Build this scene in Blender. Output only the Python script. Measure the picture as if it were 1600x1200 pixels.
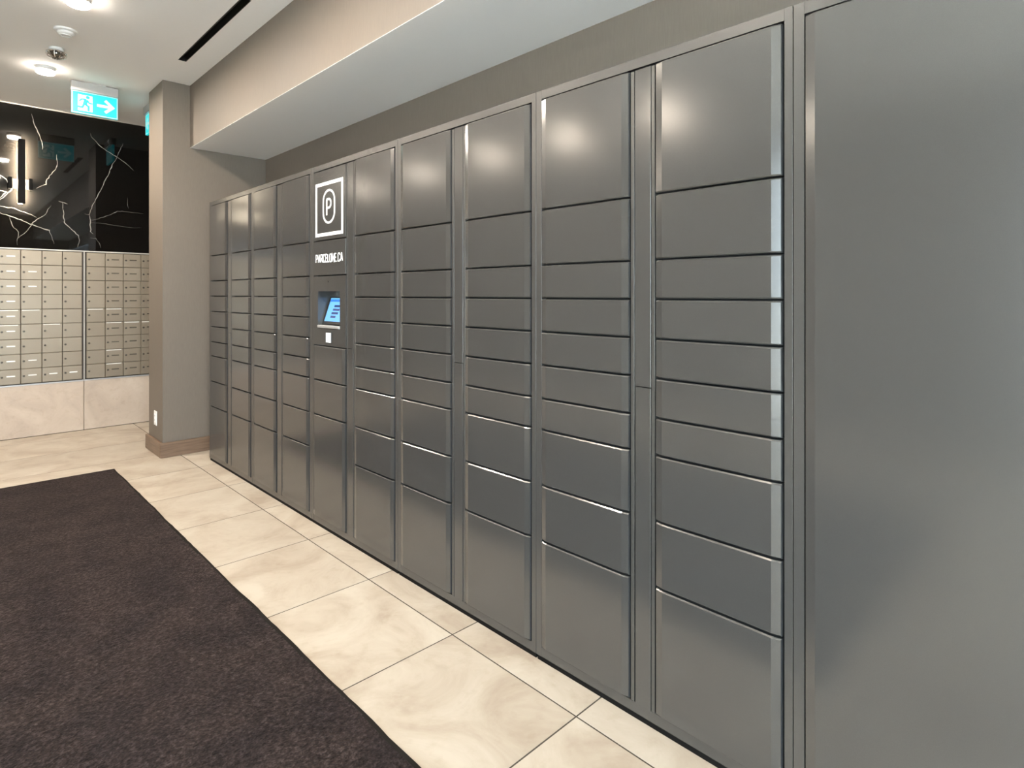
import bpy, math, random
from math import pi, sin, cos, radians as R
random.seed(7)
for o in list(bpy.data.objects): bpy.data.objects.remove(o, do_unlink=True)
S = bpy.context.scene
COL = S.collection

# ------------------------------------------------------------------ camera
cam_d = bpy.data.cameras.new('camera'); cam = bpy.data.objects.new('camera', cam_d); COL.objects.link(cam)
cam_d.sensor_fit = 'HORIZONTAL'; cam_d.sensor_width = 36.0
cam_d.lens = 36.0 * 923 / 1600
cam_d.shift_y = -(600 - 460) / 1600.0
cam_d.clip_start = 0.02
cam.location = (0, 0, 1.277)
cam.rotation_euler = (R(90), 0, -math.atan2(897, 923))
S.camera = cam

# ------------------------------------------------------------------ world, exposure
S.view_settings.view_transform = 'Standard'; S.view_settings.look = 'None'
S.view_settings.gamma = 1.0; S.view_settings.use_curve_mapping = False
S.view_settings.exposure = 0.0
W = bpy.data.worlds.new('sky'); S.world = W; W.use_nodes = True
bg = W.node_tree.nodes['Background']
bg.inputs[0].default_value = (0.74, 0.86, 1.0, 1); bg.inputs[1].default_value = 20.0
SUN = bpy.data.lights.new('fill_sun', 'SUN'); SUN.energy = 52.0; SUN.angle = R(0.6); SUN.color = (1.0, 0.97, 0.93)
fill_sun = bpy.data.objects.new('fill_sun', SUN); COL.objects.link(fill_sun); fill_sun.location = (0, -8, 20); fill_sun.rotation_euler = (R(20), 0, 0)   # high; added so light off the outside paving lifts ceiling and soffit
LAMP_W = 44.0          # each ceiling downlight
LAMP_COL = (1.0, 0.885, 0.765)

ROOM = dict(x0=-3.0, x1=2.06, y0=-2.5, y1=6.8, top=2.957)
HX, HY = -0.62, 14.0                                # the hall left of the mailbox wall runs on

# ------------------------------------------------------------------ materials
def nt(name):
    m = bpy.data.materials.new(name); m.use_nodes = True
    n = m.node_tree.nodes; return m, n, m.node_tree.links, n['Principled BSDF']
def plain(name, col, rough=0.5, metal=0.0, spec=0.5, coat=0.0, bump=None):
    m, n, l, p = nt(name)
    p.inputs['Base Color'].default_value = (*col, 1); p.inputs['Roughness'].default_value = rough
    p.inputs['Metallic'].default_value = metal; p.inputs['Specular IOR Level'].default_value = spec
    p.inputs['Coat Weight'].default_value = coat
    if bump:
        sc, st, di = bump
        t = n.new('ShaderNodeTexCoord'); z = n.new('ShaderNodeTexNoise'); b = n.new('ShaderNodeBump')
        z.inputs['Scale'].default_value = sc; z.inputs['Detail'].default_value = 4
        b.inputs['Strength'].default_value = st; b.inputs['Distance'].default_value = di
        l.new(t.outputs['Object'], z.inputs['Vector']); l.new(z.outputs['Fac'], b.inputs['Height'])
        l.new(b.outputs['Normal'], p.inputs['Normal'])
    return m
def emit(name, col, st, base=(0.8, 0.8, 0.8)):
    m, n, l, p = nt(name)
    p.inputs['Base Color'].default_value = (*base, 1); p.inputs['Roughness'].default_value = 0.4
    p.inputs['Emission Color'].default_value = (*col, 1); p.inputs['Emission Strength'].default_value = st
    return m
def ramp(n, stops):
    r = n.new('ShaderNodeValToRGB'); e = r.color_ramp.elements
    while len(e) < len(stops): e.new(0.5)
    for i, (p, c) in enumerate(stops): e[i].position = p; e[i].color = (*c, 1)
    return r
def stone(name, c0, c1, c2, rough=0.35):
    m, n, l, p = nt(name)
    g = n.new('ShaderNodeNewGeometry'); oi = n.new('ShaderNodeObjectInfo')
    add = n.new('ShaderNodeVectorMath'); add.operation = 'MULTIPLY_ADD'
    add.inputs[1].default_value = (37.0, 53.0, 71.0)
    cr = n.new('ShaderNodeCombineXYZ')
    for i in range(3): l.new(oi.outputs['Random'], cr.inputs[i])
    l.new(cr.outputs[0], add.inputs[0]); l.new(g.outputs['Position'], add.inputs[2])
    z1 = n.new('ShaderNodeTexNoise'); z1.inputs['Scale'].default_value = 3.2; z1.inputs['Detail'].default_value = 7; z1.inputs['Roughness'].default_value = 0.62; z1.inputs['Distortion'].default_value = 0.9
    z2 = n.new('ShaderNodeTexNoise'); z2.inputs['Scale'].default_value = 22; z2.inputs['Detail'].default_value = 5
    l.new(add.outputs[0], z1.inputs['Vector']); l.new(add.outputs[0], z2.inputs['Vector'])
    r = ramp(n, [(0.34, c0), (0.50, c1), (0.66, c2)]); l.new(z1.outputs['Fac'], r.inputs[0])
    r2 = ramp(n, [(0.22, (0.90, 0.88, 0.85)), (0.45, (1, 1, 1))]); l.new(z2.outputs['Fac'], r2.inputs[0])
    mx = n.new('ShaderNodeMix'); mx.data_type = 'RGBA'; mx.blend_type = 'MULTIPLY'; mx.inputs[0].default_value = 1
    l.new(r.outputs[0], mx.inputs[6]); l.new(r2.outputs[0], mx.inputs[7])
    hv = n.new('ShaderNodeHueSaturation'); mr = n.new('ShaderNodeMapRange'); mr.inputs[3].default_value = 0.93; mr.inputs[4].default_value = 1.05
    l.new(oi.outputs['Random'], mr.inputs[0]); l.new(mr.outputs[0], hv.inputs['Value']); l.new(mx.outputs[2], hv.inputs['Color'])
    l.new(hv.outputs[0], p.inputs['Base Color']); p.inputs['Roughness'].default_value = rough
    b = n.new('ShaderNodeBump'); b.inputs['Strength'].default_value = 0.06; b.inputs['Distance'].default_value = 0.002
    l.new(z2.outputs['Fac'], b.inputs['Height']); l.new(b.outputs[0], p.inputs['Normal'])
    return m
def fabric_wall(name, col):
    m, n, l, p = nt(name)
    t = n.new('ShaderNodeNewGeometry'); mp = n.new('ShaderNodeMapping'); mp.inputs['Scale'].default_value = (260, 260, 18)
    z = n.new('ShaderNodeTexNoise'); z.inputs['Scale'].default_value = 1.0; z.inputs['Detail'].default_value = 3
    l.new(t.outputs['Position'], mp.inputs[0]); l.new(mp.outputs[0], z.inputs['Vector'])
    d = [c * 0.95 for c in col]; u = [c * 1.05 for c in col]
    r = ramp(n, [(0.3, d), (0.7, u)]); l.new(z.outputs['Fac'], r.inputs[0]); l.new(r.outputs[0], p.inputs['Base Color'])
    p.inputs['Roughness'].default_value = 0.62
    b = n.new('ShaderNodeBump'); b.inputs['Strength'].default_value = 0.12; b.inputs['Distance'].default_value = 0.0005
    l.new(z.outputs['Fac'], b.inputs['Height']); l.new(b.outputs[0], p.inputs['Normal'])
    return m
def locker_metal(name, col, rough):
    m, n, l, p = nt(name)
    t = n.new('ShaderNodeNewGeometry'); z = n.new('ShaderNodeTexNoise'); z.inputs['Scale'].default_value = 900; z.inputs['Detail'].default_value = 2
    l.new(t.outputs['Position'], z.inputs['Vector'])
    r = ramp(n, [(0.3, [c * 0.93 for c in col]), (0.7, [c * 1.07 for c in col])]); l.new(z.outputs['Fac'], r.inputs[0])
    l.new(r.outputs[0], p.inputs['Base Color'])
    p.inputs['Metallic'].default_value = 0.6; p.inputs['Roughness'].default_value = rough
    b = n.new('ShaderNodeBump'); b.inputs['Strength'].default_value = 0.05; b.inputs['Distance'].default_value = 0.0004
    l.new(z.outputs['Fac'], b.inputs['Height']); l.new(b.outputs[0], p.inputs['Normal'])
    return m
def carpet_mat():
    m, n, l, p = nt('carpet')
    t = n.new('ShaderNodeNewGeometry')
    z = n.new('ShaderNodeTexNoise'); z.inputs['Scale'].default_value = 75; z.inputs['Detail'].default_value = 9; z.inputs['Roughness'].default_value = 0.75
    z2 = n.new('ShaderNodeTexNoise'); z2.inputs['Scale'].default_value = 5; z2.inputs['Detail'].default_value = 5
    z3 = n.new('ShaderNodeTexVoronoi'); z3.inputs['Scale'].default_value = 120
    for q in (z, z2, z3): l.new(t.outputs['Position'], q.inputs['Vector'])
    r = ramp(n, [(0.32, (0.005, 0.004, 0.004)), (0.52, (0.028, 0.0215, 0.0205)), (0.72, (0.095, 0.077, 0.073))]); l.new(z.outputs['Fac'], r.inputs[0])
    r2 = ramp(n, [(0.36, (0.72, 0.70, 0.73)), (0.62, (1.12, 1.05, 1.01))]); l.new(z2.outputs['Fac'], r2.inputs[0])
    mx = n.new('ShaderNodeMix'); mx.data_type = 'RGBA'; mx.blend_type = 'MULTIPLY'; mx.inputs[0].default_value = 1
    l.new(r.outputs[0], mx.inputs[6]); l.new(r2.outputs[0], mx.inputs[7]); l.new(mx.outputs[2], p.inputs['Base Color'])
    p.inputs['Roughness'].default_value = 0.95; p.inputs['Specular IOR Level'].default_value = 0.05
    p.inputs['Sheen Weight'].default_value = 0.08; p.inputs['Sheen Tint'].default_value = (0.5, 0.40, 0.37, 1)
    ad = n.new('ShaderNodeMath'); ad.operation = 'ADD'
    l.new(z.outputs['Fac'], ad.inputs[0]); l.new(z3.outputs['Distance'], ad.inputs[1])
    b = n.new('ShaderNodeBump'); b.inputs['Strength'].default_value = 0.9; b.inputs['Distance'].default_value = 0.006
    l.new(ad.outputs[0], b.inputs['Height']); l.new(b.outputs[0], p.inputs['Normal'])
    return m
def wood_mat():
    m, n, l, p = nt('brown_wood')
    t = n.new('ShaderNodeNewGeometry'); mp = n.new('ShaderNodeMapping'); mp.inputs['Scale'].default_value = (6, 6, 90)
    z = n.new('ShaderNodeTexNoise'); z.inputs['Scale'].default_value = 1; z.inputs['Detail'].default_value = 5
    l.new(t.outputs['Position'], mp.inputs[0]); l.new(mp.outputs[0], z.inputs['Vector'])
    r = ramp(n, [(0.3, (0.12, 0.075, 0.048)), (0.7, (0.20, 0.13, 0.085))]); l.new(z.outputs['Fac'], r.inputs[0]); l.new(r.outputs[0], p.inputs['Base Color'])
    p.inputs['Roughness'].default_value = 0.4
    return m
def glass_mat():
    m, n, l, p = nt('window_glass')
    tr = n.new('ShaderNodeBsdfTransparent'); tr.inputs[0].default_value = (0.93, 0.97, 0.97, 1)
    gl = n.new('ShaderNodeBsdfGlossy'); gl.inputs['Roughness'].default_value = 0.02
    lw = n.new('ShaderNodeLayerWeight'); lw.inputs[0].default_value = 0.5
    pw = n.new('ShaderNodeMath'); pw.operation = 'POWER'; pw.inputs[1].default_value = 4.0
    fr = n.new('ShaderNodeMath'); fr.operation = 'MULTIPLY_ADD'; fr.inputs[1].default_value = 0.6; fr.inputs[2].default_value = 0.035
    l.new(lw.outputs['Facing'], pw.inputs[0]); l.new(pw.outputs[0], fr.inputs[0]); mx = n.new('ShaderNodeMixShader')
    l.new(fr.outputs[0], mx.inputs[0]); l.new(tr.outputs[0], mx.inputs[1]); l.new(gl.outputs[0], mx.inputs[2])
    l.new(mx.outputs[0], n['Material Output'].inputs[0])
    return m
M = dict(
    ceiling=plain('ceiling_paint', (0.90, 0.88, 0.85), 0.9, bump=(160, 0.08, 0.001)),
    soffit=plain('soffit_paint', (0.88, 0.88, 0.87), 0.75),
    taupe=fabric_wall('taupe_wallcovering', (0.158, 0.129, 0.100)),
    tile=stone('cream_porcelain_tile', (0.36, 0.295, 0.228), (0.44, 0.38, 0.303), (0.495, 0.44, 0.362), 0.36),
    grout=plain('grout', (0.055, 0.043, 0.032), 0.9),
    limestone=stone('cladding_stone', (0.45, 0.36, 0.285), (0.52, 0.42, 0.33), (0.57, 0.47, 0.375), 0.45),
    marble=plain('polished_black_marble', (0.0045, 0.0040, 0.0036), 0.025, spec=0.42),
    vein=plain('marble_vein_white', (0.23, 0.217, 0.195), 0.1),
    vein2=plain('marble_vein_grey', (0.085, 0.08, 0.072), 0.1),
    locker=locker_metal('graphite_painted_metal', (0.118, 0.113, 0.105), 0.185),
    locker_frame=locker_metal('graphite_frame_metal', (0.116, 0.111, 0.103), 0.27),
    dark=plain('gap_shade_black', (0.012, 0.012, 0.012), 0.8),  # shade inside the door gaps, put into the colour
    mail=plain('champagne_aluminium', (0.30, 0.248, 0.185), 0.36, 0.45),
    mailframe=plain('bronze_aluminium', (0.055, 0.045, 0.035), 0.4, 0.4),
    strip=plain('pale_metal_trim', (0.62, 0.58, 0.52), 0.3, 0.3),
    chrome=plain('brushed_chrome', (0.75, 0.73, 0.70), 0.22, 1.0),
    glint=plain('painted_glint_white', (0.9, 0.88, 0.84), 0.25, 0.0, coat=0.6),  # white stands for glints off label windows and door edges
    dlabel=plain('dim_reflection_metal', (0.20, 0.17, 0.13), 0.25, 0.6),  # label windows with a dim reflection painted in; also the sprinkler's sensor
    lock=plain('lock_metal', (0.09, 0.075, 0.06), 0.35, 0.7),
    white=plain('white_plastic', (0.80, 0.79, 0.76), 0.4),
    vinyl=plain('white_vinyl', (0.88, 0.87, 0.85), 0.5),
    matte=plain('matte_black_paint', (0.006, 0.0055, 0.005), 0.7, spec=0.12),
    black=plain('black_metal', (0.012, 0.011, 0.010), 0.4),
    carpet=carpet_mat(), rubber=plain('rubber_edge', (0.012, 0.010, 0.008), 0.85, spec=0.12),
    wood=wood_mat(), glass=glass_mat(),
    mullion=plain('dark_mullion', (0.03, 0.03, 0.03), 0.4, 0.5),
    paving=plain('concrete_paving', (0.60, 0.60, 0.59), 0.9),
    led=emit('lamp_diffuser', LAMP_COL, 58.0),
    sconce=emit('sconce_led', (1.0, 0.86, 0.64), 1900.0),
    exitcyan=emit('exit_cyan', (0.0, 0.72, 0.77), 1.0, (0.01, 0.12, 0.12)),
    exitwhite=emit('exit_white', (0.50, 1.0, 0.97), 0.72, (0.25, 0.3, 0.3)),
    silver=plain('satin_silver', (0.55, 0.53, 0.52), 0.35, 0.6),
    screen=emit('screen_light_blue', (0.16, 0.50, 1.0), 1.35, (0.02, 0.02, 0.03)),
    screenbar=emit('screen_mid_blue', (0.03, 0.26, 0.85), 1.0, (0.02, 0.02, 0.03)),
    screentext=emit('screen_dark_text', (0.005, 0.04, 0.2), 1.0, (0.02, 0.02, 0.03)),
)

# ------------------------------------------------------------------ mesh helpers
class MB:
    def __init__(s): s.v = []; s.f = []; s.mi = []; s.mats = []
    def m(s, mat):
        if mat not in s.mats: s.mats.append(mat)
        return s.mats.index(mat)
    def face(s, pts, mat=None):
        b = len(s.v); s.v += [tuple(p) for p in pts]; s.f.append(tuple(range(b, b + len(pts)))); s.mi.append(s.m(mat) if mat else 0); return s
    def box(s, x0, x1, y0, y1, z0, z1, bev=0.0, mat=None):
        k = s.m(mat) if mat else 0; b = len(s.v)
        if bev <= 0:
            s.v += [(x, y, z) for x in (x0, x1) for y in (y0, y1) for z in (z0, z1)]
            q = [(0, 1, 3, 2), (4, 6, 7, 5), (0, 4, 5, 1), (2, 3, 7, 6), (0, 2, 6, 4), (1, 5, 7, 3)]
            s.f += [tuple(b + i for i in t) for t in q]; s.mi += [k] * 6; return s
        idx = {}
        for ix, x in enumerate((x0, x1)):
            for iy, y in enumerate((y0, y1)):
                for iz, z in enumerate((z0, z1)):
                    dx, dy, dz = (bev if not ix else -bev), (bev if not iy else -bev), (bev if not iz else -bev)
                    for a, p in enumerate(((x, y + dy, z + dz), (x + dx, y, z + dz), (x + dx, y + dy, z))):
                        idx[ix, iy, iz, a] = len(s.v); s.v.append(p)
        F = []
        for i in (0, 1):
            F.append([idx[i, 0, 0, 0], idx[i, 0, 1, 0], idx[i, 1, 1, 0], idx[i, 1, 0, 0]])
            F.append([idx[0, i, 0, 1], idx[0, i, 1, 1], idx[1, i, 1, 1], idx[1, i, 0, 1]])
            F.append([idx[0, 0, i, 2], idx[0, 1, i, 2], idx[1, 1, i, 2], idx[1, 0, i, 2]])
            for j in (0, 1):
                F.append([idx[i, j, 0, 0], idx[i, j, 1, 0], idx[i, j, 1, 1], idx[i, j, 0, 1]])
                F.append([idx[i, 0, j, 0], idx[i, 1, j, 0], idx[i, 1, j, 2], idx[i, 0, j, 2]])
                F.append([idx[0, i, j, 1], idx[1, i, j, 1], idx[1, i, j, 2], idx[0, i, j, 2]])
                for n in (0, 1): F.append([idx[i, j, n, 0], idx[i, j, n, 1], idx[i, j, n, 2]])
        s.f += [tuple(t) for t in F]; s.mi += [k] * len(F); return s
    def lathe(s, prof, cx=0, cy=0, n=40, mat=None, caps=True):
        k = s.m(mat) if mat else 0; b = len(s.v)
        for r, z in prof:
            for i in range(n):
                a = 2 * pi * i / n; s.v.append((cx + r * cos(a), cy + r * sin(a), z))
        for j in range(len(prof) - 1):
            for i in range(n):
                i2 = (i + 1) % n
                s.f.append((b + j * n + i, b + j * n + i2, b + (j + 1) * n + i2, b + (j + 1) * n + i)); s.mi.append(k)
        if not caps: return s
        s.f.append(tuple(b + i for i in range(n))); s.mi.append(k)
        e = b + (len(prof) - 1) * n
        s.f.append(tuple(e + i for i in range(n))); s.mi.append(k); return s
    def prism(s, pts, fn, d0, d1, mat=None):
        """closed 2-D outline pts, mapped by fn(u, v, d) to 3-D"""
        k = s.m(mat) if mat else 0; b = len(s.v); n = len(pts)
        s.v += [fn(u, v, d0) for u, v in pts] + [fn(u, v, d1) for u, v in pts]
        s.f.append(tuple(b + i for i in range(n))); s.f.append(tuple(b + n + i for i in range(n)))
        for i in range(n):
            j = (i + 1) % n; s.f.append((b + i, b + j, b + n + j, b + n + i))
        s.mi += [k] * (n + 2); return s
    def ribbon(s, path, w, fn, d0, d1, closed=False, mat=None):
        """stroke of width w (number or list) along a 2-D path, extruded d0..d1"""
        k = s.m(mat) if mat else 0; n = len(path); b = len(s.v)
        ws = w if isinstance(w, (list, tuple)) else [w] * n
        for i in range(n):
            p = path[i]
            a = path[(i - 1) % n] if (closed or i > 0) else p
            c = path[(i + 1) % n] if (closed or i < n - 1) else p
            def nrm(q, r):
                dx, dy = r[0] - q[0], r[1] - q[1]; L = math.hypot(dx, dy)
                return (-dy / L, dx / L) if L > 1e-9 else None
            n1, n2 = nrm(a, p), nrm(p, c); n1 = n1 or n2; n2 = n2 or n1
            mx, my = n1[0] + n2[0], n1[1] + n2[1]; L = math.hypot(mx, my) or 1
            mx /= L; my /= L; sc = 1 / max(0.45, mx * n1[0] + my * n1[1])
            h = ws[i] / 2 * sc
            for d in (d0, d1):
                s.v.append(fn(p[0] + mx * h, p[1] + my * h, d)); s.v.append(fn(p[0] - mx * h, p[1] - my * h, d))
        for i in range(n if closed else n - 1):
            A = b + 4 * i; B = b + 4 * ((i + 1) % n)
            for q in ((A, A + 1, B + 1, B), (A + 2, B + 2, B + 3, A + 3), (A, B, B + 2, A + 2), (A + 1, A + 3, B + 3, B + 1)):
                s.f.append(q); s.mi.append(k)
        if not closed:
            for A in (b, b + 4 * (n - 1)): s.f.append((A, A + 2, A + 3, A + 1)); s.mi.append(k)
        return s
    def data(s, name, mat=None):
        me = bpy.data.meshes.new(name); me.from_pydata(s.v, [], s.f)
        mats = s.mats or [mat]
        for q in mats: me.materials.append(M[q])
        if s.mats: me.polygons.foreach_set('material_index', s.mi)
        import bmesh
        bm = bmesh.new(); bm.from_mesh(me); bmesh.ops.recalc_face_normals(bm, faces=bm.faces); bm.to_mesh(me); bm.free()
        me.update(); return me
    def build(s, name, mat=None, parent=None, loc=None):
        return inst(name, s.data(name, mat), parent, loc)
def inst(name, me, parent=None, loc=None):
    o = bpy.data.objects.new(name, me); COL.objects.link(o)
    if parent: o.parent = parent
    if loc: o.location = loc
    return o
def smooth(o, ang=35):
    me = o.data; me.polygons.foreach_set('use_smooth', [True] * len(me.polygons))
    try: me.set_sharp_from_angle(angle=R(ang))
    except Exception: pass
    return o
def thing(name, label, cat, loc=(0, 0, 0), group=None):
    o = bpy.data.objects.new(name, None); COL.objects.link(o); o.location = loc; o.empty_display_size = 0.1
    o['label'] = label; o['category'] = cat
    if group: o['group'] = group
    return o
def struct(o, label=None):
    o['kind'] = 'structure'
    if label: o['label'] = label
    return o
def copy_tree(o, parent=None):
    c = o.copy(); COL.objects.link(c)
    if parent: c.parent = parent
    for ch in list(o.children): copy_tree(ch, c)
    return c

# ------------------------------------------------------------------ room shell
X0, X1, Y0, Y1, TOP = ROOM['x0'], ROOM['x1'], ROOM['y0'], ROOM['y1'], ROOM['top']
XR = 3.4                                            # end of the side corridor beyond the pier
PX, PY0, PY1 = 1.262, 5.22, 5.64                    # pier: left face, near face, far face

fl = struct(MB().box(X0 - 0.2, XR + 0.2, Y0 - 0.2, HY + 0.2, -0.12, -0.0008).build('floor', 'grout'))
tile_me = {}
def tile(xa, xb, ya, yb):
    g = 0.0027; key = (round(xb - xa, 3), round(yb - ya, 3))
    if key not in tile_me:
        w, d = key; tile_me[key] = MB().box(-w / 2 + g, w / 2 - g, -d / 2 + g, d / 2 - g, -0.010, 0.0, 0.0003).data('floor_tile', 'tile')
    inst('floor_tile', tile_me[key], fl, ((xa + xb) / 2, (ya + yb) / 2, 0))
xs = [X0, -2.215, -1.015, 0.185, 1.385, 2.585, XR]
ys = [Y0] + [1.1465 + 0.6 * k for k in range(-6, 10)] + [Y1]
ys = [y for y in ys if Y0 <= y <= Y1]
for i in range(len(xs) - 1):
    for j in range(len(ys) - 1): tile(xs[i], xs[i + 1], ys[j], ys[j + 1])
for i in range(3):
    for j in range(12): tile(xs[i], min(xs[i + 1], HX), 6.8 + 0.6 * j, 7.4 + 0.6 * j)

# ceiling, left open where the linear slot sits
SX0, SX1, SY0, SY1 = 1.232, 1.286, 3.46, 4.70
c = MB()
c.box(X0 - 0.2, SX0, Y0 - 0.2, HY + 0.2, TOP, TOP + 0.12); c.box(SX1, XR + 0.2, Y0 - 0.2, HY + 0.2, TOP, TOP + 0.12)
c.box(SX0, SX1, Y0 - 0.2, SY0, TOP, TOP + 0.12); c.box(SX0, SX1, SY1, HY + 0.2, TOP, TOP + 0.12)
struct(c.build('ceiling', 'ceiling'))

struct(MB().box(X1, X1 + 0.15, Y0 - 0.2, PY0, 0, TOP).build('wall_right', 'taupe'))
struct(MB().box(PX, XR + 0.2, PY0, PY1, 0, TOP).build('wall_pier', 'taupe'))
bh = MB()
SB = 2.456
bh.box(1.456, X1, Y0, PY0, SB + 0.002, TOP)
bulk = struct(bh.build('ceiling_bulkhead', 'taupe'))
MB().box(1.456, X1, Y0, PY0, SB, SB + 0.002).build('soffit_board', 'soffit', bulk)
# brown skirting on the pier
bb = MB(); b0 = 0.022
bb.box(PX - b0, 1.9, PY0 - b0, PY0, 0, 0.115, 0.003); bb.box(PX - b0, PX, PY0, PY1 + b0, 0, 0.115, 0.003)
struct(bb.build('baseboard_pier', 'wood'))
# left wall with a glazed opening near the entrance, far wall, entrance wall
WY0, WY1, WZ = -2.3, -0.05, 2.62
lw = MB().box(X0 - 0.15, X0, WY1, HY + 0.2, 0, TOP).box(X0 - 0.15, X0, Y0 - 0.2, WY0, 0, TOP).box(X0 - 0.15, X0, WY0, WY1, WZ, TOP)
struct(lw.build('wall_left', 'taupe'))
BX0, BX1 = -2.6, 0.25
bw = MB().box(X0, BX0, Y0 - 0.15, Y0, 0, TOP).box(BX1, X1, Y0 - 0.15, Y0, 0, TOP).box(BX0, BX1, Y0 - 0.15, Y0, WZ, TOP)
struct(bw.build('wall_back', 'taupe'))
struct(MB().box(XR, XR + 0.15, PY1, Y1 + 0.2, 0, TOP).build('wall_corridor_end', 'taupe'))

def glazing(name, along, a0, a1, pos, n):
    f = MB(); w = 0.05
    def bx(mb, u0, u1, z0, z1, d0, d1, bev=0.0):
        if along == 'y': mb.box(pos + d0, pos + d1, u0, u1, z0, z1, bev)
        else: mb.box(u0, u1, pos + d0, pos + d1, z0, z1, bev)
    bx(f, a0, a1, 0.0, w, -0.10, -0.04); bx(f, a0, a1, WZ - w, WZ, -0.10, -0.04)
    for k in range(n + 1):
        u = a0 + (a1 - a0 - w) * k / n; bx(f, u, u + w, w, WZ - w, -0.10, -0.04)
    fr = struct(f.build(name, 'mullion'))
    for k in range(n):
        g = MB(); u = a0 + (a1 - a0 - w) * k / n
        bx(g, u + w, a0 + (a1 - a0 - w) * (k + 1) / n, w, WZ - w, -0.072, -0.066)
        g.build('glass_pane', 'glass', fr)
    L = bpy.data.lights.new('daylight_portal', 'AREA'); L.shape = 'RECTANGLE'; L.size = a1 - a0; L.size_y = WZ
    L.cycles.is_portal = True
    lo = bpy.data.objects.new('daylight_portal', L); COL.objects.link(lo); mid = (a0 + a1) / 2
    if along == 'y': lo.location = (pos - 0.12, mid, WZ / 2); lo.rotation_euler = (0, R(-90), 0); L.size, L.size_y = WZ, a1 - a0
    else: lo.location = (mid, pos - 0.12, WZ / 2); lo.rotation_euler = (R(90), 0, 0)
glazing('window_1', 'y', WY0, WY1, X0, 3)
glazing('window_2', 'x', BX0, BX1, Y0, 4)
struct(MB().box(-40, 40, -40, 40, -0.35, -0.16).build('ground_outside', 'paving'))

# ------------------------------------------------------------------ far wall: stone, mailboxes' niche, black marble
MZ0, MZ1 = 0.475, 1.684
fw = MB()
fw.box(HX, XR, Y1 + 0.05, Y1 + 0.2, 0, TOP)
far = struct(fw.build('wall_far', 'taupe'))
struct(MB().box(HX, HX + 0.15, Y1 + 0.2, HY, 0, TOP).build('wall_hall', 'taupe'))
struct(MB().box(X0, HX + 0.15, HY, HY + 0.15, 0, TOP).build('wall_hall_end', 'taupe'))
# stone cladding below
px = [HX, -0.210, 0.986, 2.182, XR]
for a, b in zip(px[:-1], px[1:]):
    MB().box(a + 0.002, b - 0.002, Y1, Y1 + 0.05, 0.003, MZ0 - 0.012, 0.002).build('stone_panel', 'limestone', far)
MB().box(HX, XR, Y1, Y1 + 0.05, MZ1 + 0.004, TOP).build('marble_panel', 'marble', far)
# veins in the marble (x along the wall, z up)
VE = [
 (1, 1.0, [(0.602,2.896),(0.629,2.784),(0.661,2.703),(0.678,2.635),(0.678,2.590)]),
 (1, 1.0, [(0.781,2.560),(0.783,2.450),(0.775,2.425),(0.710,2.324),(0.706,2.277),(0.636,2.230)]),
 (1, 0.9, [(1.037,2.803),(1.041,2.775),(1.088,2.725),(1.125,2.687),(1.162,2.661),(1.238,2.620),(1.312,2.573),(1.352,2.541),(1.387,2.504)]),
 (1, 1.1, [(1.299,2.752),(1.257,2.636),(1.238,2.580),(1.209,2.534),(1.175,2.418),(1.141,2.337),(1.104,2.248),(1.060,2.140),(1.037,2.075),(1.028,2.032),(0.990,2.037)]),
 (1, 0.9, [(1.028,2.032),(1.037,1.980),(1.037,1.872),(1.060,1.850)]),
 (0, 1.0, [(1.037,1.980),(1.141,2.017),(1.251,2.087),(1.313,2.088),(1.474,2.085)]),
 (0, 0.8, [(1.335,2.230),(1.336,2.175),(1.346,2.125)]),
 (1, 1.0, [(0.795,2.134),(0.862,2.114)]),
 (1, 1.0, [(0.824,2.125),(0.838,1.940),(0.872,1.905),(0.944,1.830),(0.953,1.785),(0.939,1.720)]),
 (1, 0.8, [(0.742,2.090),(0.688,1.990),(0.641,1.955),(0.603,1.907),(0.575,1.850),(0.504,1.770),(0.504,1.715)]),
 (1, 0.9, [(0.30,2.06),(0.388,2.046),(0.486,2.037),(0.576,2.000),(0.638,1.970)]),
 (1, 1.2, [(0.30,2.02),(0.388,1.988),(0.486,1.956),(0.608,1.903),(0.728,1.862),(0.747,1.802),(0.761,1.740)]),
 (1, 0.7, [(0.450,1.960),(0.470,1.885),(0.512,1.828),(0.504,1.770)]),
 (0, 0.8, [(1.037,1.812),(1.079,1.812),(1.108,1.767),(1.118,1.72)]),
 (1, 1.2, [(0.36,2.33),(0.43,2.285),(0.452,2.240),(0.468,2.205),(0.420,2.140),(0.388,2.105)]),
 (0, 0.5, [(1.037,1.955),(1.141,1.957),(1.336,1.937),(1.455,1.940)]),
 (1, 1.0, [(0.34,2.19),(0.43,2.175),(0.388,2.120)]),
 (1, 0.9, [(-0.4,2.75),(-0.2,2.5),(-0.15,2.2),(0.05,2.0),(0.30,2.02)]),
 (0, 0.9, [(1.9,2.9),(2.1,2.5),(2.05,2.2),(2.5,1.9),(2.9,1.75)]),
]
vb = MB(); rv = random.Random(3)
for br, wd, pts in VE:
    fine = []
    for (a, b), (e, f) in zip(pts[:-1], pts[1:]):
        n = max(2, int(math.hypot(e - a, f - b) / 0.02))
        for k in range(n):
            t = k / n; j = 0.0042 if k else 0
            fine.append((a + (e - a) * t + rv.uniform(-j, j), b + (f - b) * t + rv.uniform(-j, j)))
    fine.append(pts[-1])
    n = len(fine)
    ws = [0.0064 * wd * rv.uniform(0.45, 1.25) * min(1, 0.25 + 3 * min(i, n - 1 - i) / n) for i in range(n)]
    vb.ribbon(fine, ws, lambda u, v, d: (u, Y1 - d, v), -0.001, 0.0004, mat='vein' if br else 'vein2')
vo = vb.build('marble_vein', None, far); vo['kind'] = 'stuff'
struct(MB().box(HX, XR, Y1 - 0.012, Y1 + 0.05, MZ1 - 0.006, MZ1 + 0.004).build('trim_1', 'strip'))
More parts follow.
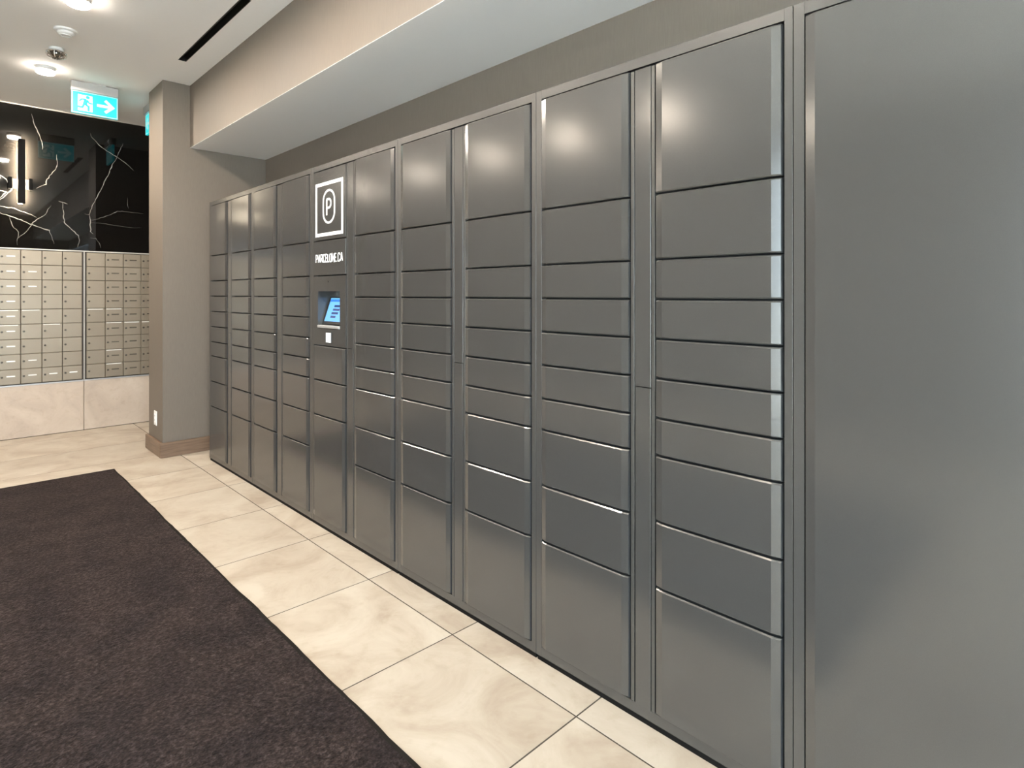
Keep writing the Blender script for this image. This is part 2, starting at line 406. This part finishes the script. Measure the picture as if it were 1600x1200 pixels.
struct(MB().box(HX, XR, Y1 - 0.004, Y1 + 0.05, MZ0 - 0.012, MZ0).build('trim_2', 'silver'))

# ------------------------------------------------------------------ mailboxes
PW, PH = 0.1485, 0.1322
mb_door = MB().box(-PW / 2 + 0.0016, PW / 2 - 0.0016, -0.008, 0.02, -PH / 2 + 0.0016, PH / 2 - 0.0016, 0.0025).data('door', 'mail')
lk = MB(); lk.lathe([(0.0085, 0), (0.0085, 0.005), (0.006, 0.007), (0.002, 0.007)], n=14)
lk.v = [(x, -0.008 - z, y) for x, y, z in lk.v]; mb_lock = lk.data('lock', 'lock')
mb_lab = {k: MB().box(-0.030, 0.030, -0.0105, -0.007, -0.0055, 0.0055, 0.001).data('name_plate', k) for k in ('glint', 'dlabel', 'mail')}  # glossy plates, lit and dim reflections put into their colour
mb_glint = MB().box(-0.062, 0.062, -0.0105, -0.007, -0.0035, 0.0035, 0.001).data('glint_strip', 'glint')  # painted glint along a door's top edge
def mail_bank(label, x_left, cols, plates, glints):
    t = thing('mailbox_bank', label, 'mailboxes', (x_left, Y1 - 0.004, MZ0 + 0.006), 'banks of wall mailboxes')
    w = cols * PW; hh = 9 * PH; m = 0.012
    f = MB()
    f.box(-m, 0, -0.002, 0.05, 0, hh + 0.012); f.box(w, w + m, -0.002, 0.05, 0, hh + 0.012)
    f.box(0, w, -0.002, 0.05, -0.004, 0.002); f.box(0, w, -0.002, 0.05, hh + 0.002, hh + 0.012)
    f.box(0, w, 0.022, 0.05, 0.002, hh + 0.002)
    f.build('frame', 'mailframe', t)
    for i in range(cols):
        for j in range(9):
            d = inst('door', mb_door, t, ((i + 0.5) * PW, 0.0, 0.002 + hh - (j + 0.5) * PH))
            d.rotation_euler = (R(random.uniform(-0.5, 0.5)), 0, R(random.uniform(-0.5, 0.5)))
            inst('lock', mb_lock, d, (-0.052, 0, 0.002))
            k = plates(i, j)
            if k: inst('name_plate', mb_lab[k], d, (0.008, 0, 0.006))
            if (i, j) in glints: inst('glint_strip', mb_glint, d, (-0.004, 0, PH / 2 - 0.008))
    return t
LX = 0.971 - 6 * PW
mail_bank('bank of beige metal mailboxes on the left, below the black wall sconce', LX, 6,
          lambda i, j: 'glint' if i <= 2 or (i == 3 and j in (1, 2, 7, 8)) or (i == 4 and j == 8) or (i == 5 and j == 8) else None,
          {(1, 4), (2, 4), (3, 4), (1, 5), (2, 5), (4, 5)})
mail_bank('bank of beige metal mailboxes between the pale divider strip and the taupe pier', 1.003, 6,
          lambda i, j: None if i == 0 else 'dlabel',
          {(0, 4), (1, 4), (1, 5), (2, 5), (3, 5), (1, 7), (1, 8)})
struct(MB().box(0.9835, 0.9905, Y1 - 0.012, Y1 + 0.04, MZ0, MZ1 - 0.006).build('trim_3', 'strip'))

# ------------------------------------------------------------------ wall sconce on the marble
t = thing('wall_sconce', 'slim black vertical wall light glowing against the black marble', 'wall light', (0.528, Y1, 2.36))
MB().box(-0.089, 0.077, -0.006, 0, -0.150, -0.060, 0.002).build('back_plate', 'matte', t)
for xa, xb in ((-0.089, -0.062), (0.052, 0.077)): MB().box(xa, xb, -0.058, -0.006, -0.155, -0.055, 0.003).build('end_bracket', 'matte', t)
MB().box(-0.008, 0.008, -0.048, -0.006, -0.125, -0.085).build('bracket', 'black', t)
MB().box(-0.025, 0.025, -0.075, -0.062, -0.284, 0.284, 0.002).build('bar', 'matte', t)
MB().box(-0.017, 0.017, -0.062, -0.048, -0.280, 0.280).build('strip_holder', 'matte', t)
MB().face([(-0.015, -0.0475, -0.275), (0.015, -0.0475, -0.275), (0.015, -0.0475, 0.275), (-0.015, -0.0475, 0.275)]).build('light_strip', 'sconce', t)

# ------------------------------------------------------------------ exit signs
def exit_sign(label, loc, rz):
    t = thing('exit_sign', label, 'exit sign', loc, 'exit signs'); t.rotation_euler = (0, 0, rz)
    w = 0.153
    MB().box(-w - 0.004, w + 0.002, -0.028, 0.028, -0.078, -0.006, 0.004).build('housing', 'silver', t)
    MB().box(-0.07, 0.07, -0.018, 0.018, -0.008, 0.0).build('mounting_plate', 'white', t)
    MB().box(-w, w, -0.010, 0.010, -0.252, -0.078, 0.001).build('panel', 'exitcyan', t)
    z0, z1 = -0.252, -0.078
    bd = MB(); q = 0.004
    for a in (-1, 1):
        fn = lambda u, v, d, a=a: (u, a * d, v)
        bd.ribbon([(-w + q, z0 + q), (w - q, z0 + q), (w - q, z1 - q), (-w + q, z1 - q)], 0.0045, fn, 0.009, 0.0108, True)
    bd.build('border', 'exitwhite', t)
    bgp = MB(); man = MB(); ar = MB(); zc = (z0 + z1) / 2
    for a in (-1, 1):
        fn = lambda u, v, d, a=a: (u, a * d, v)
        bgp.prism([(-0.112, zc - 0.064), (-0.018, zc - 0.064), (-0.018, zc + 0.062), (-0.112, zc + 0.062)], fn, 0.009, 0.0112)
        hx, hz = -0.049, zc + 0.047
        man.prism([(hx + 0.0125 * cos(2 * pi * k / 16), hz + 0.0125 * sin(2 * pi * k / 16)) for k in range(16)], fn, 0.009, 0.0124)
        for p, wd in (([(-0.058, zc + 0.026), (-0.070, zc - 0.014)], 0.027),          # trunk
                      ([(-0.058, zc + 0.028), (-0.088, zc + 0.028), (-0.106, zc + 0.008)], 0.0105),   # rear arm
                      ([(-0.054, zc + 0.026), (-0.040, zc + 0.004), (-0.020, zc + 0.002)], 0.0105),   # front arm
                      ([(-0.066, zc - 0.010), (-0.044, zc - 0.024), (-0.044, zc - 0.060)], 0.014),   # front leg
                      ([(-0.074, zc - 0.012), (-0.084, zc - 0.036), (-0.116, zc - 0.036)], 0.014)):  # rear leg
            man.ribbon(p, wd, fn, 0.009, 0.0124)
        ar.ribbon([(0.012, zc), (0.114, zc)], 0.022, fn, 0.009, 0.0112)
        ar.ribbon([(0.066, zc + 0.048), (0.118, zc), (0.066, zc - 0.048)], 0.022, fn, 0.009, 0.0114)
    bgp.build('doorway_pictogram', 'exitwhite', t); man.build('running_figure', 'exitcyan', t); ar.build('arrow', 'exitwhite', t)
    return t
exit_sign('cyan exit sign with running figure and arrow hanging from the ceiling', (0.902, 5.72, TOP), 0)
exit_sign('lit exit sign seen edge-on, half hidden behind the taupe pier', (1.346, 5.94, TOP), R(90))

# ------------------------------------------------------------------ ceiling fittings
def downlight(label, x, y, power=LAMP_W):
    t = thing('downlight', label, 'ceiling light', (x, y, TOP), 'round surface downlights')
    r = 0.060
    smooth(MB().lathe([(r, 0), (r, -0.024), (r - 0.003, -0.027), (r - 0.012, -0.027)], n=48).build('housing', 'white', t))
    smooth(MB().lathe([(r - 0.003, -0.024), (r - 0.003, -0.042), (r - 0.008, -0.046), (r - 0.03, -0.047)], n=48).build('diffuser', 'led', t))
    L = bpy.data.lights.new('downlight_lamp', 'AREA'); L.shape = 'DISK'; L.size = 2 * (r - 0.012)
    L.energy = power; L.color = LAMP_COL
    lo = bpy.data.objects.new('lamp', L); COL.objects.link(lo); lo.parent = t; lo.location = (0, 0, -0.049)
    return t
names = ['round white ceiling downlight nearest the exit sign', 'round white ceiling downlight cut by the top edge of the photo',
         'round downlight next to the one at the top edge, nearer the camera', 'round downlight over the charcoal mat beside the camera',
         'round downlight over the mat just behind the camera', 'round downlight in the middle row by the entrance glazing']
for lb, y in zip(names, (5.54, 4.11, 2.68, 1.25)): downlight(lb, 0.57, y)
names = ['downlight of the left row nearest the entrance glazing', 'second downlight of the left row from the entrance glazing',
         'third downlight of the left row from the entrance glazing', 'fourth downlight of the left row, level with the mailbox wall',
         'first downlight of the left row past the mailbox wall', 'last downlight of the left row, at the end of the hall']
for lb, y in zip(names, (2.85, 4.0, 5.2, 6.55, 8.1, 13.0)): downlight(lb, -1.72, y, 0.32 * LAMP_W)

t = thing('smoke_detector', 'white round smoke detector on the ceiling between two downlights', 'smoke detector', (0.582, 4.67, TOP))
smooth(MB().lathe([(0.062, 0), (0.062, -0.010), (0.056, -0.014), (0.048, -0.015)], n=40).build('base', 'white', t))
smooth(MB().lathe([(0.046, -0.012), (0.044, -0.026), (0.037, -0.032), (0.031, -0.034), (0.012, -0.037), (0.004, -0.038)], n=40).build('sensor_head', 'white', t))
MB().lathe([(0.030, -0.033), (0.030, -0.0385), (0.025, -0.0385), (0.025, -0.034)], n=40, caps=False).build('vent_ring', 'white', t)

t = thing('ceiling_sprinkler', 'small ceiling device with chrome caged head beside the downlight', 'sprinkler', (0.58, 5.06, TOP))
smooth(MB().lathe([(0.040, 0), (0.040, -0.016), (0.034, -0.020), (0.016, -0.020)], n=32).build('base', 'white', t))
MB().lathe([(0.014, -0.018), (0.014, -0.040), (0.010, -0.044)], n=20).build('stem', 'chrome', t)
cg = MB()
for k in range(10):
    a = 2 * pi * k / 10; fn = lambda u, v, d, a=a: (u * cos(a) - d * sin(a), u * sin(a) + d * cos(a), v)
    cg.ribbon([(0.050, -0.030), (0.058, -0.042), (0.050, -0.058), (0.030, -0.067), (0.006, -0.069)], 0.005, fn, -0.003, 0.003)
cg.build('cage', 'chrome', t)
smooth(MB().lathe([(0.054, -0.028), (0.058, -0.032), (0.054, -0.036), (0.049, -0.036)], n=36).build('ring', 'chrome', t))
MB().lathe([(0.02, -0.044), (0.026, -0.052), (0.02, -0.060), (0.006, -0.062)], n=24).build('sensor', 'dlabel', t)

t = thing('slot_diffuser', 'long black linear air slot recessed in the ceiling', 'air vent', (SX0, SY0, TOP))
w, d = SX1 - SX0, SY1 - SY0
MB().box(0, w, 0, d, 0.085, 0.095).box(0, 0.003, 0, d, 0, 0.09).box(w - 0.003, w, 0, d, 0, 0.09).box(0, w, 0, 0.003, 0, 0.09).box(0, w, d - 0.003, d, 0, 0.09).build('plenum', 'black', t)
MB().box(w * 0.42, w * 0.58, 0.004, d - 0.004, 0.03, 0.07).build('blade', 'black', t)

# ------------------------------------------------------------------ outlet on the pier
t = thing('wall_outlet', 'white electrical outlet low on the taupe pier', 'outlet', (PX, 5.42, 0.28))
MB().box(-0.007, 0, -0.036, 0.036, -0.058, 0.058, 0.003).build('cover_plate', 'white', t)
MB().box(-0.0095, -0.006, -0.017, 0.017, -0.034, 0.034, 0.001).build('socket', 'vinyl', t)
pn = MB()
for z in (-0.019, 0.015):
    pn.box(-0.0102, -0.009, -0.0075, -0.0055, z, z + 0.009); pn.box(-0.0102, -0.009, 0.0055, 0.0075, z, z + 0.009)
pn.build('slots', 'black', t)

# ------------------------------------------------------------------ charcoal floor mat
t = thing('floor_mat', 'long charcoal carpet mat on the cream tiles', 'mat', (0, 0, 0))
mp = MB(); NX, NY = 44, 96; ax, bx_, ay, by_ = -1.25, 0.925, 0.68, 5.095
rm = random.Random(5); wav = [rm.uniform(-1, 1) for _ in range(NY + 1)]
def edge(j):
    return 0.0013 * (wav[j] + wav[max(0, j - 1)] + wav[min(NY, j + 1)])
def zt(x, y): return 0.009 + 0.0012 * sin(7.1 * x + 3.3 * y) * sin(2.7 * y - 1.9 * x) + rm.uniform(-0.0005, 0.0005)
for i in range(NX + 1):
    for j in range(NY + 1):
        x = ax + (bx_ + 0.014 * (j / NY) ** 0.5 * -1 + edge(j) - ax) * i / NX; y = ay + (by_ - ay) * j / NY
        mp.v.append((x, y, zt(x, y)))
for i in range(NX):
    for j in range(NY):
        a = i * (NY + 1) + j; mp.f.append((a, a + NY + 1, a + NY + 2, a + 1)); mp.mi.append(0)
o = smooth(mp.build('pile', 'carpet', t), 180)
ed = []
for j in range(NY + 1): ed.append((bx_ - 0.014 * (j / NY) ** 0.5 + edge(j) + 0.003, ay + (by_ - ay) * j / NY))
path = [(ax, ay)] + [(ed[0][0], ay)] + ed[1:-1] + [(ed[-1][0], by_), (ax, by_)]
MB().ribbon(path, 0.014, lambda u, v, d: (u, v, d), 0.0005, 0.0085, True).build('bound_edge', 'rubber', t)

# ------------------------------------------------------------------ parcel lockers
LXF = 1.504                                         # front plane of the bank
H, DEP, PITCH = 1.986, 0.55, 0.868
ZB = [1.953, 1.570, 1.3785, 1.263, 1.1475, 1.032, 0.9165, 0.808, 0.6155, 0.423, 0.050]
GAP = 0.0056
def door_data(w, h):
    """front faces -x; folded side facets, chamfered top and bottom lips"""
    fw, fd, c = 0.024, 0.0056, 0.0036
    ysx = [(-w / 2, fd + 0.004), (-w / 2 + 0.0022, fd), (-w / 2 + fw, 0.0), (w / 2 - fw, 0.0), (w / 2 - 0.0012, fd), (w / 2, fd + 0.002)]
    m = MB(); zs = [(-h / 2, c), (-h / 2 + c, 0), (h / 2 - c, 0), (h / 2, c)]
    b = 0
    for y, x in ysx:
        for z, dx in zs: m.v.append((x - 0.0085 + dx, y, z))
    for i in range(5):
        for j in range(3):
            m.f.append((i * 4 + j, i * 4 + j + 1, i * 4 + j + 5, i * 4 + j + 4))
    n = len(m.v)                                    # side and back returns
    B = 0.024
    ring = [(i * 4) for i in range(6)] + [20 + j for j in (1, 2, 3)] + [i * 4 + 3 for i in (4, 3, 2, 1, 0)] + [2, 1]
    for r in ring: x, y, z = m.v[r]; m.v.append((B, y, z))
    for k in range(len(ring)):
        k2 = (k + 1) % len(ring); m.f.append((ring[k], ring[k2], n + k2, n + k))
    m.f.append(tuple(n + k for k in range(len(ring))))
    m.mats = ['locker', 'dark']; m.mi = [1] * 3 + [0] * 12 + [1] * (len(m.f) - 15)      # returns and near lip black: painted shade of the door gaps
    return m.data('door')
dcache = {}
def add_door(parent, y0, y1, z0, z1, name='door', tilt=0.22):
    w, h = round(y1 - y0, 4), round(z1 - z0 - GAP, 4)
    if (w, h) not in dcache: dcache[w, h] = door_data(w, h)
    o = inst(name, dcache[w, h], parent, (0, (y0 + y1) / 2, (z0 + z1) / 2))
    o.rotation_euler = (0, R(random.uniform(-tilt, tilt)) * 0.5, R(random.uniform(-tilt, tilt)))
    return o
DA, DB = (0.0255, 0.3845), (0.4775, 0.8385)          # near and far door columns, from the near seam
def locker(label, y, kind='doors'):
    t = thing('parcel_locker', label, 'parcel locker', (LXF, y, 0), 'bank of grey parcel lockers')
    P = PITCH - 0.0015
    bd = MB()
    if kind == 'terminal':
        bd.box(0.165, DEP, 0.0, P, 0.018, H - 0.001)
        a, b = (DB[0] + DB[1]) / 2 - 0.126, (DB[0] + DB[1]) / 2 + 0.134
        bd.box(0.03, 0.165, 0.0, a, 0.018, H - 0.001); bd.box(0.03, 0.165, b, P, 0.018, H - 0.001)
        bd.box(0.03, 0.165, a, b, 0.018, NI0 - 0.006); bd.box(0.03, 0.165, a, b, NI1 + 0.006, H - 0.001)
    else: bd.box(0.03, DEP, 0.0, P, 0.018, H - 0.001)
    bd.build('body', 'locker_frame', t)
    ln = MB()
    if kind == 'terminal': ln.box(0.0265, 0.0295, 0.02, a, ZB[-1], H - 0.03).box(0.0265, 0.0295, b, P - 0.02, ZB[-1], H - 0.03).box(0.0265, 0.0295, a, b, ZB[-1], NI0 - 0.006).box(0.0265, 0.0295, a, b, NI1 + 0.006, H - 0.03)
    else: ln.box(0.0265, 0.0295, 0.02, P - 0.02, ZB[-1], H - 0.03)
    ln.build('gap_shade_sheet', 'dark', t)  # dark sheet behind the doors that paints the shade of their gaps
    MB().box(0.004, 0.40, 0.004, P - 0.004, 0.0, 0.0185).build('gap_shade_base', 'matte', t)  # black base brought forward, painting the dark gap under the rail
    f = MB(); bv = 0.0004
    f.box(0, 0.032, 0.0005, 0.0205, 0.018, H, bv); f.box(0, 0.032, 0.8415, P, 0.018, H, bv)
    f.box(0.0006, 0.031, 0.019, 0.843, ZB[0] + 0.003, H - 0.0005, bv); f.box(0.0006, 0.031, 0.019, 0.843, 0.0185, ZB[-1], bv)
    if kind != 'oversize':
        f.box(0.0015, 0.031, 0.3905, 0.4015, ZB[-1], ZB[0] - 0.004, bv); f.box(0.0015, 0.031, 0.4615, 0.4735, ZB[-1], ZB[0] - 0.004, bv)
    f.build('frame', 'locker_frame', t)
    if kind == 'oversize':
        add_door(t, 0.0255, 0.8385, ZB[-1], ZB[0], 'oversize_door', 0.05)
        return t
    MB().box(0.0004, 0.028, 0.4035, 0.4580, 1.002, ZB[0] - 0.003, 0.0005).build('filler_strip', 'locker', t)
    MB().box(-0.0006, 0.028, 0.4035, 0.4560, ZB[-1], 0.999, 0.0005).build('filler_strip', 'locker', t)
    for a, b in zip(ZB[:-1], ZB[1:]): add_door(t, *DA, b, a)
    if kind == 'doors':
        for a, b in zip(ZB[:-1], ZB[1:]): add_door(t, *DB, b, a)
        return t
    # terminal column: logo panel, name panel, screen panel, three blank doors
    y0, y1 = DB; yc = (y0 + y1) / 2
    fl_ = lambda mb, z0, z1: mb.box(-0.002, 0.024, y0, y1, z0 + GAP / 2, z1 - GAP / 2, 0.002)
    FN = lambda u, v, d: (-0.002 - d, yc - u, v)    # u runs to the viewer's right
    lp = fl_(MB(), ZB[1], ZB[0]).build('logo_panel', 'locker', t)
    zc = 1.738
    MB().ribbon([(-0.146, zc - 0.137), (0.146, zc - 0.137), (0.146, zc + 0.137), (-0.146, zc + 0.137)], 0.018, FN, -0.001, 0.0012, True).build('logo_border', 'vinyl', lp)
    ov = []
    for k in range(48):
        a = 2 * pi * k / 48; ov.append((0.064 * cos(a), zc + 0.011 + 0.028 * max(-1, min(1, sin(a) * 4)) + 0.059 * sin(a)))
    MB().ribbon(ov, 0.0115, FN, -0.001, 0.0012, True).build('logo_oval', 'vinyl', lp)
    zc += 0.011; pl = MB(); pl.ribbon([(-0.024, zc - 0.046), (-0.024, zc + 0.040)], 0.0115, FN, -0.001, 0.0012)
    arc = [(-0.024, zc + 0.040), (0.0, zc + 0.040)] + [(0.0 + 0.0235 * sin(a), zc + 0.0165 + 0.0235 * cos(a)) for a in [pi * k / 10 for k in range(1, 10)]] + [(0.0, zc - 0.007), (-0.024, zc - 0.007)]
    pl.ribbon(arc, 0.0115, FN, -0.001, 0.0012); pl.build('letter_p', 'vinyl', lp)
    npn = fl_(MB(), ZB[2], ZB[1]).build('name_panel', 'locker', t)
    GL = {'P': (0.62, [[(0, 0), (0, 1), (.55, 1), (.62, .9), (.62, .58), (.55, .48), (0, .48)]]), 'A': (0.70, [[(0, 0), (.30, 1), (.40, 1), (.70, 0)], [(.12, .3), (.58, .3)]]),
          'R': (0.64, [[(0, 0), (0, 1), (.55, 1), (.62, .9), (.62, .6), (.55, .5), (0, .5)], [(.30, .5), (.64, 0)]]), 'C': (0.60, [[(.60, .75), (.60, .92), (.5, 1), (.1, 1), (0, .9), (0, .1), (.1, 0), (.5, 0), (.60, .08), (.60, .25)]]),
          'E': (0.52, [[(.52, 1), (0, 1), (0, 0), (.52, 0)], [(0, .52), (.46, .52)]]), 'L': (0.48, [[(0, 1), (0, 0), (.48, 0)]]),
          'O': (0.62, [[(.1, 1), (.52, 1), (.62, .9), (.62, .1), (.52, 0), (.1, 0), (0, .1), (0, .9), (.1, 1), (.3, 1)]]), 'N': (0.64, [[(0, 0), (0, 1), (.64, 0), (.64, 1)]]), '.': (0.10, [[(.0, 0), (.10, 0)]])}
    word = 'PARCELONE.CA'; hgt = 0.041; sp = 0.30
    tot = sum(GL[ch][0] + sp for ch in word) - sp; sx = 0.300 / tot; u = -0.150; zt_ = (ZB[1] + ZB[2]) / 2 - 0.002
    wm = MB()
    for ch in word:
        wd, strokes = GL[ch]
        for st in strokes: wm.ribbon([(u + a * sx, zt_ - hgt / 2 + b * hgt) for a, b in st], 0.0058, FN, -0.001, 0.001)
        u += (wd + sp) * sx
    wm.build('lettering', 'vinyl', npn)
    # screen panel with a deep slanted niche
    z0, z1 = CP0 + GAP / 2, ZB[2] - GAP / 2
    u0, u1, n0, n1 = -0.128, 0.120, NI0, NI1
    YA, YB = yc - u1, yc - u0
    cp = MB()
    cp.box(-0.002, 0.024, y0, YA, z0, z1); cp.box(-0.002, 0.024, YB, y1, z0, z1)
    cp.box(-0.002, 0.024, YA, YB, z0, n0); cp.box(-0.002, 0.024, YA, YB, n1, z1)
    cpo = cp.build('control_panel', 'locker', t)
    ni = MB(); dp = 0.115; tk = 0.003
    ni.box(0.024, dp, YA - tk, YA, n0, n1); ni.box(0.024, dp, YB, YB + tk, n0, n1); ni.box(0.024, dp, YA - tk, YB + tk, n1, n1 + tk)
    ni.box(0.024, dp, YA - tk, YB + tk, n0 - tk, n0); ni.box(dp, dp + tk, YA - tk, YB + tk, n0 - tk, n1 + tk)
    ni.build('niche', 'locker', cpo)
    # tilted display: bottom near the front, top leaning into the niche
    xb, zb_, xt, ztp = 0.022, n0 + 0.022, 0.070, n1 - 0.032
    L = math.hypot(xt - xb, ztp - zb_); ux, uz = (xt - xb) / L, (ztp - zb_) / L; nx, nz = -uz, ux
    SF = lambda u, v, d: (xb + ux * v + nx * d, yc - u, zb_ + uz * v + nz * d)
    MB().prism([(u0 + .003, -.004), (u1 - .003, -.004), (u1 - .003, L), (u0 + .003, L)], SF, -0.012, 0.0).build('screen_bezel', 'black', cpo)
    sc = MB(); a, b = u0 + 0.022, u1 - 0.012
    sc.prism([(a, .012), (b, .012), (b, L - .006), (a, L - .006)], SF, -0.001, 0.0012, 'screen')
    sc.prism([(a, L * .82), (b, L * .82), (b, L * .91), (a, L * .91)], SF, 0.0, 0.0018, 'screenbar')
    for k, (p0, p1) in enumerate(((.30, .62), (.28, .62), (.26, .60), (.26, .52))):
        v = L * (0.66 - 0.135 * k); ww = b - a
        sc.prism([(a + ww * p0, v - .007), (a + ww * p1, v - .007), (a + ww * p1, v + .005), (a + ww * p0, v + .005)], SF, 0.0, 0.0018, 'screentext')
    sc.prism([(b - .020, L * .26), (b - .004, L * .26), (b - .004, L * .285), (b - .020, L * .285)], SF, 0.0, 0.0018, 'screentext')
    sc.build('screen', None, cpo)
    MB().box(-0.006, 0.030, YA, YB, n0 - 0.002, n0 + 0.012, 0.002).build('ledge', 'silver', cpo)
    MB().prism([(0.0045 * cos(2 * pi * k / 14) - 0.004, n1 + 0.052 + 0.0045 * sin(2 * pi * k / 14)) for k in range(14)], FN, -0.0005, 0.001).build('camera_hole', 'black', cpo)
    rz = n0 - 0.050
    MB().prism([(-0.036, rz - 0.030), (0.034, rz - 0.030), (0.034, rz + 0.030), (-0.036, rz + 0.030)], FN, -0.001, 0.0015).build('reader_frame', 'black', cpo)
    MB().prism([(-0.027, rz - 0.028), (0.026, rz - 0.028), (0.026, rz + 0.024), (-0.027, rz + 0.024)], FN, 0.0005, 0.004).build('card_reader', 'white', cpo)
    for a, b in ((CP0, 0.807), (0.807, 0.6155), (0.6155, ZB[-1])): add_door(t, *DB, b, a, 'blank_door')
    return t
CP0 = 0.998; NI0, NI1 = 1.097, 1.294
SEAM = 0.559
for k, (lb, kd) in enumerate([
    ('grey parcel locker with one full-height oversize door, nearest the camera', 'oversize'),
    ('dark grey parcel locker beside the full-height oversize door', 'doors'),
    ('dark grey parcel locker between the screen unit and the locker next to the oversize door', 'doors'),
    ('dark grey parcel locker with white P logo, PARCELONE.CA lettering and blue touchscreen', 'terminal'),
    ('dark grey parcel locker just beyond the white P logo column', 'doors'),
    ('dark grey parcel locker at the far end beside the taupe pier', 'doors')]):
    locker(lb, SEAM + PITCH * (k - 1), kd)
